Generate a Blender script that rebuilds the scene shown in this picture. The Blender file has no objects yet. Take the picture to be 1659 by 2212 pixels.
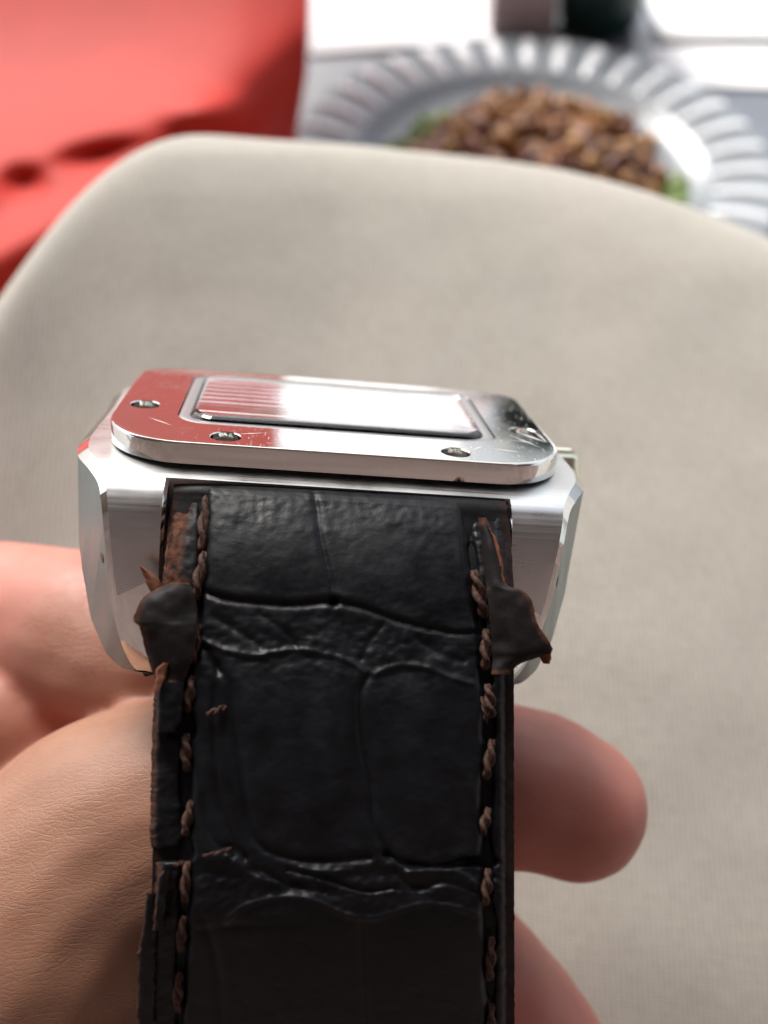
import bpy, bmesh, math, random
import numpy as np
from mathutils import Vector, Matrix, Euler, noise
random.seed(7); rng = np.random.default_rng(7)
R = math.radians
MM = 0.001
scn = bpy.context.scene
COL = scn.collection

# ------------------------------------------------------------------ camera
FD = 1944.0                       # focal length in pixels of a 1659 x 2212 view of the photograph
CAM_H = 0.74
PITCH = 54.0
cam = bpy.data.cameras.new('camera'); camo = bpy.data.objects.new('camera', cam); COL.objects.link(camo)
cam.sensor_fit = 'VERTICAL'; cam.sensor_height = 24.0; cam.lens = FD / 2212 * 24.0
cam.clip_start = 0.005; cam.clip_end = 2000
camo.location = (0, 0, CAM_H); camo.rotation_euler = (R(90 - PITCH), 0, 0)
cam.dof.use_dof = True; cam.dof.focus_distance = 0.0725; cam.dof.aperture_fstop = 13
scn.camera = camo
CM = Matrix.Translation((0, 0, CAM_H)) @ Euler((R(90 - PITCH), 0, 0)).to_matrix().to_4x4()
CMn = np.array(CM)

# ------------------------------------------------------------------ world, sun, exposure
world = bpy.data.worlds.new('World'); scn.world = world; world.use_nodes = True
wn = world.node_tree; bg = wn.nodes['Background']
sky = wn.nodes.new('ShaderNodeTexSky'); sky.sky_type = 'NISHITA'; sky.sun_disc = False
SUN_EL, SUN_AZ = 44.0, -22.0      # azimuth from +Y towards +X
sky.sun_elevation = R(SUN_EL); sky.sun_rotation = R(SUN_AZ)
sky.air_density = 1.0; sky.dust_density = 3.0; sky.ozone_density = 1.0
bg.inputs['Strength'].default_value = 0.15
hs = wn.nodes.new('ShaderNodeHueSaturation'); hs.inputs['Saturation'].default_value = .42      # thin overcast
wn.links.new(sky.outputs[0], hs.inputs['Color']); wn.links.new(hs.outputs[0], bg.inputs[0])
sl = bpy.data.lights.new('sun', 'SUN'); sl.energy = 2.2; sl.angle = R(22); sl.color = (1.0, 0.96, 0.9)
so = bpy.data.objects.new('sun', sl); COL.objects.link(so)
d = Vector((math.cos(R(SUN_EL)) * math.sin(R(SUN_AZ)), math.cos(R(SUN_EL)) * math.cos(R(SUN_AZ)), math.sin(R(SUN_EL))))
so.rotation_euler = d.to_track_quat('Z', 'Y').to_euler()
scn.view_settings.view_transform = 'Standard'; scn.view_settings.look = 'None'
scn.view_settings.gamma = 1; scn.view_settings.exposure = 0.92
scn.cycles.max_bounces = 8; scn.cycles.transmission_bounces = 6; scn.cycles.caustics_reflective = False
scn.cycles.caustics_refractive = False

# ------------------------------------------------------------------ coordinate helpers
def C2W(a):                       # lens-space millimetres (x right, y up, z back) -> world metres
    a = np.asarray(a, float).reshape(-1, 3) * MM
    return a @ CMn[:3, :3].T + CMn[:3, 3]
def P(u, v, dd):                  # a point seen at (u, v) and dd millimetres deep
    u = np.asarray(u, float); v = np.asarray(v, float); dd = np.asarray(dd, float)
    return np.stack(np.broadcast_arrays((u - 829.5) / FD * dd, (1106 - v) / FD * dd, -dd), -1)
def PW(u, v, dd): return C2W(P(u, v, dd)).reshape(np.broadcast(np.asarray(u), np.asarray(v), np.asarray(dd)).shape + (3,))
def on_z(u, v, z):                # where the view ray through (u, v) meets height z
    r = CMn[:3, :3] @ P(u, v, 1.0); t = (z - CAM_H) / r[2]
    return Vector(r * t + np.array([0, 0, CAM_H]))
def ip(x, xs, ys): return np.interp(x, xs, ys)
def crom(pts, n):
    pts = np.asarray(pts, float); m = len(pts); out = []
    e = np.vstack([2 * pts[0] - pts[1], pts, 2 * pts[-1] - pts[-2]])
    for t in np.linspace(0, m - 1, n):
        i = min(int(t), m - 2); f = t - i; a, b, c, d_ = e[i], e[i + 1], e[i + 2], e[i + 3]
        out.append(.5 * (2 * b + (c - a) * f + (2 * a - 5 * b + 4 * c - d_) * f * f + (3 * b - a - 3 * c + d_) * f ** 3))
    return np.array(out)

# ------------------------------------------------------------------ object helpers
def tag(o, label=None, cat=None, group=None, kind=None):
    if label: o['label'] = label
    if cat: o['category'] = cat
    if group: o['group'] = group
    if kind: o['kind'] = kind
    return o
def empty(name, loc, label, cat, group=None, kind=None):
    o = bpy.data.objects.new(name, None); COL.objects.link(o); o.location = loc
    o.empty_display_size = .01
    return tag(o, label, cat, group, kind)
def root_of(p):
    v = Vector((0, 0, 0))
    while p is not None: v += p.location; p = p.parent
    return v
def mesh_obj(name, verts, faces, mats, parent=None, base=None, smooth=True, fmats=None, sharp=None, uv=None):
    """verts in world metres; stored relative to the parent chain (parents are never rotated)"""
    off = root_of(parent) if parent is not None else Vector(base if base is not None else (0, 0, 0))
    v = np.asarray(verts, float) - np.array(off)
    me = bpy.data.meshes.new(name); me.from_pydata(v.tolist(), [], [tuple(int(i) for i in f) for f in faces])
    for m in (mats if isinstance(mats, (list, tuple)) else [mats]): me.materials.append(m)
    if fmats is not None: me.polygons.foreach_set('material_index', fmats)
    me.polygons.foreach_set('use_smooth', [smooth] * len(me.polygons))
    me.update()
    if sharp: me.set_sharp_from_angle(angle=R(sharp))
    if uv is not None:
        ul = me.uv_layers.new(name='UVMap'); li = np.zeros(len(me.loops), dtype=np.int32); me.loops.foreach_get('vertex_index', li)
        ul.data.foreach_set('uv', np.asarray(uv, float)[li].ravel())
    o = bpy.data.objects.new(name, me); COL.objects.link(o)
    if parent is not None: o.parent = parent
    else: o.location = off
    return o
def bm_obj(name, bm, mats, parent=None, base=None, sharp=35, world=True, recalc=True):
    """bm in world metres when world=True, else already local"""
    if recalc: bmesh.ops.recalc_face_normals(bm, faces=bm.faces)
    me = bpy.data.meshes.new(name)
    off = root_of(parent) if parent is not None else Vector(base if base is not None else (0, 0, 0))
    if world: bmesh.ops.translate(bm, verts=bm.verts, vec=-off)
    bm.to_mesh(me); bm.free()
    for m in (mats if isinstance(mats, (list, tuple)) else [mats]): me.materials.append(m)
    me.polygons.foreach_set('use_smooth', [True] * len(me.polygons))
    if sharp: me.set_sharp_from_angle(angle=R(sharp))
    o = bpy.data.objects.new(name, me); COL.objects.link(o)
    if parent is not None: o.parent = parent
    elif world: o.location = off
    return o
def link_copy(src, parent, loc, rot=None, scale=None, label=None):
    c = src.copy(); COL.objects.link(c); c.parent = parent; c.location = loc
    if rot is not None: c.rotation_euler = rot
    if scale is not None: c.scale = scale
    if label: c['label'] = label
    return c
def grid_faces(nr, nc, off=0, closed=False):
    f = []
    for i in range(nr - 1):
        for j in range(nc - (0 if closed else 1)):
            k = (j + 1) % nc
            f.append((off + i * nc + j, off + i * nc + k, off + (i + 1) * nc + k, off + (i + 1) * nc + j))
    return f
def set_attr(o, name, arr):
    a = o.data.attributes.new(name, 'FLOAT', 'POINT'); a.data.foreach_set('value', np.asarray(arr, np.float32).ravel())
def box(bm, c, s, bevel=0, mat=0, seg=2):
    r = bmesh.ops.create_cube(bm, size=1); vs = r['verts']
    for v in vs: v.co = Vector((v.co.x * s[0] + c[0], v.co.y * s[1] + c[1], v.co.z * s[2] + c[2]))
    es = list({e for v in vs for e in v.link_edges})
    fs = list({f for v in vs for f in v.link_faces})
    for f in fs: f.material_index = mat
    if bevel: bmesh.ops.bevel(bm, geom=es, offset=bevel, segments=seg, affect='EDGES', profile=.6)

# ------------------------------------------------------------------ materials
def mat(name, base=(.5, .5, .5), rough=.5, metal=0., **kw):
    m = bpy.data.materials.new(name); m.use_nodes = True; b = m.node_tree.nodes['Principled BSDF']
    b.inputs['Base Color'].default_value = (*base, 1); b.inputs['Roughness'].default_value = rough; b.inputs['Metallic'].default_value = metal
    for k, v in kw.items(): b.inputs[k.replace('_', ' ')].default_value = v
    return m
class N:
    def __init__(s, m): s.m = m; s.t = m.node_tree; s.b = s.t.nodes['Principled BSDF']
    def n(s, ty, ins=None, **kw):
        x = s.t.nodes.new(ty)
        for k, v in kw.items(): setattr(x, k, v)
        for k, v in (ins or {}).items():
            if isinstance(v, bpy.types.NodeSocket): s.t.links.new(v, x.inputs[k])
            else: x.inputs[k].default_value = v
        return x
    def l(s, a, k): s.t.links.new(a, s.b.inputs[k])
    def co(s, scale=(1, 1, 1), kind='Object', rot=(0, 0, 0)):
        tc = s.n('ShaderNodeTexCoord'); mp = s.n('ShaderNodeMapping', {'Vector': tc.outputs[kind], 'Scale': scale, 'Rotation': rot}); return mp.outputs[0]
    def noise(s, vec, scale, det=3, rough=.5, dist=0): return s.n('ShaderNodeTexNoise', {'Vector': vec, 'Scale': scale, 'Detail': det, 'Roughness': rough, 'Distortion': dist}).outputs[0]
    def ramp(s, f, stops):
        r = s.n('ShaderNodeValToRGB', {'Fac': f}); e = r.color_ramp.elements
        while len(e) < len(stops): e.new(.5)
        for x, (p, c) in zip(e, stops): x.position = p; x.color = (*c, 1) if len(c) == 3 else c
        return r.outputs[0]
    def g(s, f, a, b, x0=0., x1=1.): return s.n('ShaderNodeMapRange', {'Value': f, 'From Min': x0, 'From Max': x1, 'To Min': a, 'To Max': b}).outputs[0]
    def mix(s, f, a, b, mode='MIX'):
        x = s.n('ShaderNodeMix', data_type='RGBA', blend_type=mode)
        for k, v in ((0, f), (6, a), (7, b)):
            if isinstance(v, bpy.types.NodeSocket): s.t.links.new(v, x.inputs[k])
            else: x.inputs[k].default_value = v if k == 0 else (*v, 1)
        return x.outputs[2]
    def math(s, op, a, b=0.):
        return s.n('ShaderNodeMath', {0: a, 1: b}, operation=op).outputs[0]
    def bump(s, h, dist, strength=1., normal=None):
        x = s.n('ShaderNodeBump', {'Height': h, 'Distance': dist, 'Strength': strength})
        if normal is not None: s.t.links.new(normal, x.inputs['Normal'])
        return x.outputs[0]
    def attr(s, name): return s.n('ShaderNodeAttribute', attribute_name=name).outputs['Fac']

def m_polished():
    m = mat('polished_steel', (.80, .80, .77), .07, 1.); n = N(m); c = n.co()
    big = n.noise(c, 260, 3); n.l(n.g(big, .04, .14, .4, .75), 'Roughness')
    # fine hairline scratches in a few directions
    h = None
    for k, (a, sc) in enumerate(((.5, 1.), (-.7, .8), (1.9, 1.1))):
        v = n.co((5200 * sc, 260 * sc, 900), rot=(0, 0, a)); x = n.noise(v, 1.0, 2, .6); x = n.g(x, 0, 1, .67, .74)
        h = x if h is None else n.math('MAXIMUM', h, x)
    n.l(n.bump(h, .000008, .55), 'Normal'); n.l(n.mix(n.math('MULTIPLY', h, .35), (.80, .80, .77), (.95, .95, .95)), 'Base Color')
    return m
def m_brushed(name, rot=(0, 0, 0), base=(.57, .58, .58), rough=.33, amp=.000012):
    m = mat(name, base, rough, 1.); n = N(m)
    v = n.co((60, 9000, 9000), kind='UV', rot=rot); x = n.noise(v, 1.0, 3, .6)
    c2 = n.co(); big = n.noise(c2, 300, 3)
    n.l(n.mix(x, tuple(b * .86 for b in base), tuple(min(1, b * 1.1) for b in base)), 'Base Color')
    n.l(n.math('ADD', n.g(x, rough - .06, rough + .06, .3, .7), n.g(big, -.05, .05, .3, .7)), 'Roughness')
    n.l(n.bump(x, amp, .6), 'Normal'); return m
STEEL = m_polished()
BRUSH = m_brushed('brushed_steel')
FLANK = m_brushed('shaded_satin_flank', base=(.27, .32, .32), rough=.4)  # flank's dull reflections put into a darker, tealer steel colour
FLANGE = mat('satin_steel', (.34, .34, .35), .42, 1.)

def m_leather(name, base, rough, raw=(.085, .032, .018)):
    m = mat(name, base, rough); n = N(m); c = n.co()
    a = n.noise(c, 420, 6, .62); b = n.noise(c, 1900, 4, .6)
    vo = n.n('ShaderNodeTexVoronoi', {'Vector': c, 'Scale': 1500.}, feature='DISTANCE_TO_EDGE').outputs[0]
    w = n.attr('wear'); wn_ = n.math('MULTIPLY', w, n.g(n.noise(c, 900, 5, .7), .25, 1.5, .35, .65))
    wn_ = n.n('ShaderNodeClamp', {'Value': wn_}).outputs[0]
    bc = n.mix(n.g(a, 0, 1, .35, .7), tuple(x * .75 for x in base), tuple(x * 1.5 for x in base))
    rawc = n.mix(n.g(b, 0, 1, .35, .65), tuple(x * .45 for x in raw), tuple(x * 1.5 for x in raw))
    n.l(n.mix(wn_, bc, rawc), 'Base Color')
    r1 = n.g(a, rough - .10, rough + .14, .3, .7)
    n.l(n.math('ADD', r1, n.math('MULTIPLY', wn_, .35)), 'Roughness')
    n.b.inputs['Specular IOR Level'].default_value = .17
    h = n.math('ADD', n.math('MULTIPLY', a, 1.4), n.math('MULTIPLY', b, .5)); h = n.math('ADD', h, n.math('MULTIPLY', n.g(vo, 0, .5, 0, .12), .12))
    h = n.math('ADD', h, n.math('MULTIPLY', n.math('MULTIPLY', wn_, b), 1.5))
    n.l(n.bump(h, .00006, .7), 'Normal'); return m
LEATHER = m_leather('crocodile_leather', (.0046, .0050, .0066), .44)
LINING = m_leather('lining_leather', (.0032, .0031, .0038), .55)
RAW = m_leather('raw_leather_edge', (.10, .038, .022), .8, (.2, .08, .04))
THREAD = mat('waxed_thread', (.05, .026, .02), .7, Specular_IOR_Level=.15); n = N(THREAD); x = n.noise(n.co((4000, 4000, 1500)), 1, 3)
n.l(n.mix(n.g(x, 0, 1, .3, .7), (.014, .008, .006), (.085, .043, .032)), 'Base Color'); n.l(n.bump(x, .00005, .8), 'Normal')

def m_skin():
    m = mat('skin', (.55, .30, .2), .5); n = N(m); c = n.co()
    pk = n.attr('pink')
    blot = n.noise(c, 70, 4, .6); fine = n.noise(c, 900, 4, .6)
    tan = n.mix(n.g(blot, 0, 1, .35, .7), (.25, .125, .08), (.33, .18, .122))
    pink = n.mix(n.g(blot, 0, 1, .3, .7), (.50, .155, .12), (.47, .21, .165))
    col = n.mix(pk, tan, pink)
    # crease network, elongated cells running across the thumb
    w = n.noise(c, 160, 3); cc = n.n('ShaderNodeVectorMath', {0: c, 1: n.n('ShaderNodeCombineXYZ', {'X': n.math('MULTIPLY', w, .0022), 'Y': n.math('MULTIPLY', w, .0016), 'Z': n.math('MULTIPLY', w, .0016)}).outputs[0]}, operation='ADD').outputs[0]
    mp = n.n('ShaderNodeMapping', {'Vector': cc, 'Rotation': (.0, .55, .35), 'Scale': (1700, 3000, 2700)}).outputs[0]
    mp2 = n.n('ShaderNodeMapping', {'Vector': cc, 'Rotation': (.4, -.75, .1), 'Scale': (700, 3200, 2400)}).outputs[0]
    v1 = n.n('ShaderNodeTexVoronoi', {'Vector': mp, 'Scale': 1.}, feature='DISTANCE_TO_EDGE').outputs[0]
    v2 = n.n('ShaderNodeTexVoronoi', {'Vector': mp2, 'Scale': .62}, feature='DISTANCE_TO_EDGE').outputs[0]
    v3 = n.n('ShaderNodeTexVoronoi', {'Vector': mp, 'Scale': 2.3}, feature='DISTANCE_TO_EDGE').outputs[0]
    k1 = n.g(v1, 0, 1, 0, .16); k2 = n.g(v2, 0, 1, 0, .10); k3 = n.g(v3, 0, 1, 0, .2)
    patch = n.math('MULTIPLY', n.g(n.noise(c, 60, 2), .3, 1., .35, .65), n.g(pk, 1, .25))
    h = n.math('ADD', n.math('ADD', k1, n.math('MULTIPLY', k2, 1.1)), n.math('MULTIPLY', k3, .3))
    h = n.math('MULTIPLY', h, patch)
    h = n.math('ADD', h, n.math('MULTIPLY', fine, .25))
    n.l(n.bump(h, .000032, .7), 'Normal')
    lines = n.math('MULTIPLY', n.math('MINIMUM', k1, k2), 1.0)
    col = n.mix(n.math('MULTIPLY', n.g(lines, .30, 0, 0, .7), patch), col, (.36, .14, .085))
    n.l(col, 'Base Color'); n.l(n.g(fine, .40, .56, .3, .7), 'Roughness')
    b = n.b; b.inputs['Subsurface Weight'].default_value = .3; b.inputs['Subsurface Radius'].default_value = (1, .35, .2); b.inputs['Subsurface Scale'].default_value = .003
    b.inputs['Specular IOR Level'].default_value = .4
    return m
SKIN = m_skin()

def m_fabric():
    m = mat('beige_woven_cloth', (.5, .46, .4), .9); n = N(m); uv = n.co((1, 1, 1), kind='UV')
    wob = n.noise(uv, .35, 3)
    duv = n.n('ShaderNodeVectorMath', {0: uv, 1: n.n('ShaderNodeCombineXYZ', {'X': n.math('MULTIPLY', wob, .9), 'Y': n.math('MULTIPLY', wob, .9)}).outputs[0]}, operation='ADD').outputs[0]
    wa = n.n('ShaderNodeTexWave', {'Vector': duv, 'Scale': .42, 'Distortion': .8, 'Detail': 2., 'Detail Scale': .8}, wave_type='BANDS', bands_direction='X').outputs[0]
    wb = n.n('ShaderNodeTexWave', {'Vector': duv, 'Scale': .55, 'Distortion': 1.0, 'Detail': 2., 'Detail Scale': .8}, wave_type='BANDS', bands_direction='Y').outputs[0]
    th = n.math('MULTIPLY', wa, wb); slub = n.noise(n.n('ShaderNodeMapping', {'Vector': uv, 'Scale': (.25, 1.6, 1)}).outputs[0], 1.0, 4, .65)
    slub2 = n.noise(n.n('ShaderNodeMapping', {'Vector': uv, 'Scale': (1.6, .3, 1)}).outputs[0], 1.0, 4, .65)
    f = n.math('ADD', n.math('MULTIPLY', th, .34), n.math('MULTIPLY', n.math('ADD', slub, slub2), .28))
    big = n.noise(uv, .05, 3)
    col = n.ramp(f, [(.20, (.24, .215, .175)), (.42, (.42, .395, .35)), (.64, (.54, .515, .47))])
    n.l(n.mix(n.g(big, .2, .4, .35, .7), col, (.455, .435, .40)), 'Base Color')
    n.l(n.bump(f, .00016, .6), 'Normal'); n.b.inputs['Sheen Weight'].default_value = .25; n.b.inputs['Specular IOR Level'].default_value = .2
    return m
FABRIC = m_fabric()

def m_simple(name, base, rough, sc=60, var=.15, bump=0., metal=0., **kw):
    m = mat(name, base, rough, metal, **kw); n = N(m); x = n.noise(n.co(), sc, 4, .6)
    n.l(n.mix(n.g(x, 0, 1, .3, .7), tuple(b * (1 - var) for b in base), tuple(min(1, b * (1 + var)) for b in base)), 'Base Color')
    if bump: n.l(n.bump(x, bump, .8), 'Normal')
    return m
RED = m_simple('red_gloss_vinyl', (.50, .030, .018), .6, 14, .12, Specular_IOR_Level=.2)
TABLE = m_simple('grey_table_glaze', (.17, .19, .22), .16, 9, .12)
WHITE = m_simple('sky_reflection_white', (.9, .91, .92), .6, 40, .03)  # white of the reflected sky, put into a surface colour
SILVER = m_simple('silver_foil', (.19, .215, .235), .22, 50, .08, metal=0.)
SILVERB = m_simple('highlit_silver_foil', (.74, .77, .80), .14, 50, .03, metal=0.)  # flute highlights put into a whiter copy of the foil colour
MEAT = m_simple('fried_mince', (.29, .125, .048), .5, 160, .6, .002)
MEATS = [MEAT, m_simple('browned_mince', (.20, .075, .03), .45, 160, .6, .002), m_simple('golden_onion', (.42, .22, .07), .45, 160, .5, .002), m_simple('dark_mince', (.12, .04, .028), .4, 160, .5, .002)]
LETT = m_simple('lettuce', (.16, .24, .05), .5, 60, .35)
GREEN = m_simple('dark_green_glaze', (.006, .03, .026), .3, 30, .2)
PINKP = m_simple('pale_pink_paper', (.50, .45, .46), .7, 30, .05)
PLASTER = m_simple('blocker_plaster', (.17, .125, .115), .9, 3, .25, .01)
GROUND = m_simple('pale_paving', (.42, .41, .39), .85, 4, .2, .002)
DARK = mat('slot_shadow_steel', (.05, .05, .05), .6, .5)

# ------------------------------------------------------------------ setting
bm = bmesh.new(); bmesh.ops.create_grid(bm, x_segments=4, y_segments=4, size=400)
tag(bm_obj('ground', bm, GROUND, base=(0, 0, 0), sharp=None), 'pale paved floor under the table', kind='structure')
bm = bmesh.new(); box(bm, (0, -.75, 2.0), (8, .2, 4.0), .02)  # added behind the view to block sky light and tint reflections
tag(bm_obj('blocker_wall', bm, PLASTER, base=(0, -.75, 0)), 'added plaster slab behind the view, blocking and tinting the light', kind='structure')

bm = bmesh.new(); box(bm, (0, -.05, 2.3), (8, 1.7, .12), .01)  # added overhead, out of view, to keep sky light off the near side
tag(bm_obj('blocker_roof', bm, PLASTER, base=(0, -.05, 2.3)), 'added plaster slab overhead, out of view, blocking the sky', kind='structure')

# ------------------------------------------------------------------ table
TZ = 0.40
tb = empty('table', (.25, .98, 0), 'low grey glossy table beyond the beige cloth, holding the silver plate', 'table')
bm = bmesh.new(); box(bm, (.25, .98, TZ - .012), (1.5, 1.35, .024), .004, seg=3); bm_obj('tabletop', bm, TABLE, tb)
leg0 = None
for sx in (-.68, .68):
    for sy in (-.6, .6):
        if leg0 is None:
            bm = bmesh.new(); bmesh.ops.create_cone(bm, cap_ends=True, segments=20, radius1=.018, radius2=.025, depth=TZ - .024)
            leg0 = bm_obj('leg', bm, TABLE, tb, world=False); leg0.location = (sx, sy, (TZ - .024) / 2)
        else: link_copy(leg0, tb, (sx, sy, (TZ - .024) / 2))

# ------------------------------------------------------------------ plate
pc = on_z(1140, 386, TZ); PR = .128
# pick the radius so that the rim spans the right width in view
dpt = (CMn[:3, :3].T @ (np.array(pc) - np.array([0, 0, CAM_H])))[2] * -1
PR = 505 / FD * dpt
plate = empty('plate', pc, 'round silver plate with a fluted rim holding brown minced meat', 'plate')
prof = [(0, .0015), (.55, .0015), (.66, .003), (.71, .006), (.74, .009), (.76, .010), (.98, .0145), (1.0, .0148), (1.005, .0138), (.98, .0125), (.76, .0080), (.71, .0045), (.66, .001), (0, 0.0)]
NS = 180; V = []
for r, z in prof:
    for k in range(NS):
        a = 2 * math.pi * k / NS
        s = 0 if r < .95 else .018 * (abs(math.cos(18 * a)) - .5)
        V.append((pc.x + (r + s) * PR * math.cos(a), pc.y + (r + s) * PR * math.sin(a), TZ + .0006 + z))
mesh_obj('dish', V, grid_faces(len(prof), NS, closed=True), SILVER, plate, sharp=50)
# one flute: a long raised lens on the rim, copied 36 times
V = []; nr, nc = 9, 7
for i in range(nr):
    t = i / (nr - 1); rr = (.76 + .235 * t) * PR; wdt = (.024 + .019 * t) * PR * max(0.0, math.sin(math.pi * min(max(t, .02), .98))) ** .22 
    for j in range(nc):
        s = j / (nc - 1) * 2 - 1
        V.append((rr, s * wdt, .0105 + .0046 * t + .0032 * math.sqrt(max(0, 1 - s * s)) * math.sin(math.pi * min(max(t, .03), .97)) ** .5))
me_f = mesh_obj('flute', np.array(V), grid_faces(nr, nc), SILVERB, None, sharp=None); me_f.parent = plate
for k in range(36):
    a = 2 * math.pi * (k + .5) / 36
    if k == 0: me_f.rotation_euler = (0, 0, a)
    else: link_copy(me_f, plate, (0, 0, 0), (0, 0, a))

# ------------------------------------------------------------------ minced meat and lettuce on the plate
mc = on_z(1150, 330, TZ + .008)
meat = empty('minced_meat', (mc.x, mc.y, TZ + .003), 'heap of brown fried minced meat in the middle of the silver plate', 'food')
chunks = []
for k in range(4):
    bm = bmesh.new(); bmesh.ops.create_icosphere(bm, subdivisions=2, radius=.0065)
    for v in bm.verts:
        q = v.co.copy() * 260 + Vector((k * 9, 0, 0)); v.co *= 1 + .75 * noise.noise(q) + .45 * noise.noise(q * 2.3); v.co.x *= (1, 1.5, .9, 1.2)[k]
    o = bm_obj('meat_chunk', bm, MEATS[k], meat, sharp=None, world=False); chunks.append(o)
nk = 0
HWX = 270 / FD * dpt; HWY = .072
for k in range(290):
    for _ in range(50):
        x, y = random.uniform(-1, 1), random.uniform(-1, 1)
        if x * x + y * y < 1: break
    rr = math.hypot(x, y); hh = .030 * (1 - rr ** 2.2) * (1 - .25 * abs(x + .1)) * random.uniform(.75, 1.05) + .004
    loc = (x * HWX, y * HWY - .012, hh if k < 250 else hh * .5); s = random.uniform(.5, 1.15)
    rot = [random.uniform(0, 6.28) for _ in range(3)]
    if k < 4: o = chunks[k]; o.location = loc; o.rotation_euler = rot; o.scale = (s, s, s * .8)
    else: link_copy(chunks[k % 4], meat, loc, rot, (s, s, s * .8))
# core of the heap under the loose chunks
V = []; nr, nc = 10, 36
for i in range(nr):
    r = i / (nr - 1)
    for j in range(nc):
        a = 2 * math.pi * j / nc; w = 1 + .08 * noise.noise(Vector((math.cos(a) * 2, math.sin(a) * 2, r * 3)))
        V.append((mc.x + r * w * HWX * .97 * math.cos(a), mc.y - .012 + r * w * HWY * .97 * math.sin(a), TZ + .004 + .026 * (1 - r ** 2.2) + .003 * noise.noise(Vector((x * 3, r * 9, a * 5)))))
mesh_obj('meat_core', V, grid_faces(nr, nc, closed=True), MEAT, meat)
lobs = [('ragged green lettuce leaf at the left end of the minced meat', -.98, .15, .5), ('yellow green lettuce leaf at the near right edge of the minced meat', .93, -.38, -.6),
        ('small pale lettuce leaf showing behind the left part of the meat', -.72, .62, 1.2), ('small green lettuce leaf under the right front of the meat', .78, -.72, -.2)]
for lb, fx, fy, ra in lobs:
    V = []; nr, nc = 9, 28
    for i in range(nr):
        r = i / (nr - 1)
        for j in range(nc):
            a = 2 * math.pi * j / nc; rad = .021 * (1 + .25 * math.sin(3 * a + ra * 5) + .12 * math.sin(8 * a))
            V.append((mc.x + fx * HWX + r * rad * math.cos(a + ra), mc.y - .012 + fy * HWY + r * rad * .7 * math.sin(a + ra), TZ + .0042 + .004 * r + .0035 * r * math.sin(6 * a + ra)))
    tag(mesh_obj('lettuce_leaf', V, grid_faces(nr, nc, closed=True), LETT, None, base=(mc.x + fx * HWX, mc.y + fy * HWY, TZ)), lb, 'lettuce', 'lettuce leaves on the plate')

# ------------------------------------------------------------------ other things on the table
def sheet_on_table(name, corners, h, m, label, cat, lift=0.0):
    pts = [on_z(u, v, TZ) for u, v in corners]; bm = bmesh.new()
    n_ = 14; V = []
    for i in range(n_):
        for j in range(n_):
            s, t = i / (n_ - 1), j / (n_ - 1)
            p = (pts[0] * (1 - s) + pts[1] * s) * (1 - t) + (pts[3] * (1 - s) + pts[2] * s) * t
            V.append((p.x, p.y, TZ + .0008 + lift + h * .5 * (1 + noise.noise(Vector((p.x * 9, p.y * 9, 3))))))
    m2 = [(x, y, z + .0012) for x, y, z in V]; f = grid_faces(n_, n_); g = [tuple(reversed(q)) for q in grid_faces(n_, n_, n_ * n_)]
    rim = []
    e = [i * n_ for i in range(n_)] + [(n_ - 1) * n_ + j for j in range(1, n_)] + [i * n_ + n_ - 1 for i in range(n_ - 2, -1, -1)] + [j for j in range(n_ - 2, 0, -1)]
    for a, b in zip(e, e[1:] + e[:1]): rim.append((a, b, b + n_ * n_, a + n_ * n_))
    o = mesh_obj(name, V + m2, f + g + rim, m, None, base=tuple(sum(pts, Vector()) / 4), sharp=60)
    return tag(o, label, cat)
sheet_on_table('reflection_sheet', [(670, 122), (690, -430), (1190, -430), (1062, 96)], .002, WHITE, 'white sheet standing in for sky reflected in the table beyond the left of the plate', 'reflection')  # white sheets added where the glossy tabletop mirrors the sky
sheet_on_table('reflection_sheet', [(1395, 188), (1400, 108), (1800, 108), (1860, 200)], .0012, WHITE, 'narrow white strip standing in for sky reflected in the table, upper right of the plate', 'reflection')
# lined reflection in the tabletop, top right, built as a ribbed panel
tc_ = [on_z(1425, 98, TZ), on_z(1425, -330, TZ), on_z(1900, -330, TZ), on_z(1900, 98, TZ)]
refl_panel = empty('lined_reflection', (tc_[0].x + .1, tc_[0].y + .1, TZ), 'ribbed white panel standing in for a lined reflection in the table, upper right beyond the plate', 'refl_panel')
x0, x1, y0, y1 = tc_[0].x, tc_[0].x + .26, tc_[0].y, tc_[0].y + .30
bm = bmesh.new(); box(bm, ((x0 + x1) / 2, (y0 + y1) / 2, TZ + .004), (x1 - x0, y1 - y0, .006), .002); bm_obj('reflection_base', bm, WHITE, refl_panel)
bm = bmesh.new(); box(bm, (0, 0, 0), (.0025, .2, .006), .0008); rb = bm_obj('rib', bm, TABLE, refl_panel, world=False)
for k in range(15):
    loc = Vector((x0 + .012 + k * .0165, (y0 + y1) / 2, TZ + .0085)) - refl_panel.location
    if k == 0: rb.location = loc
    else: link_copy(rb, refl_panel, loc)
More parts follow.
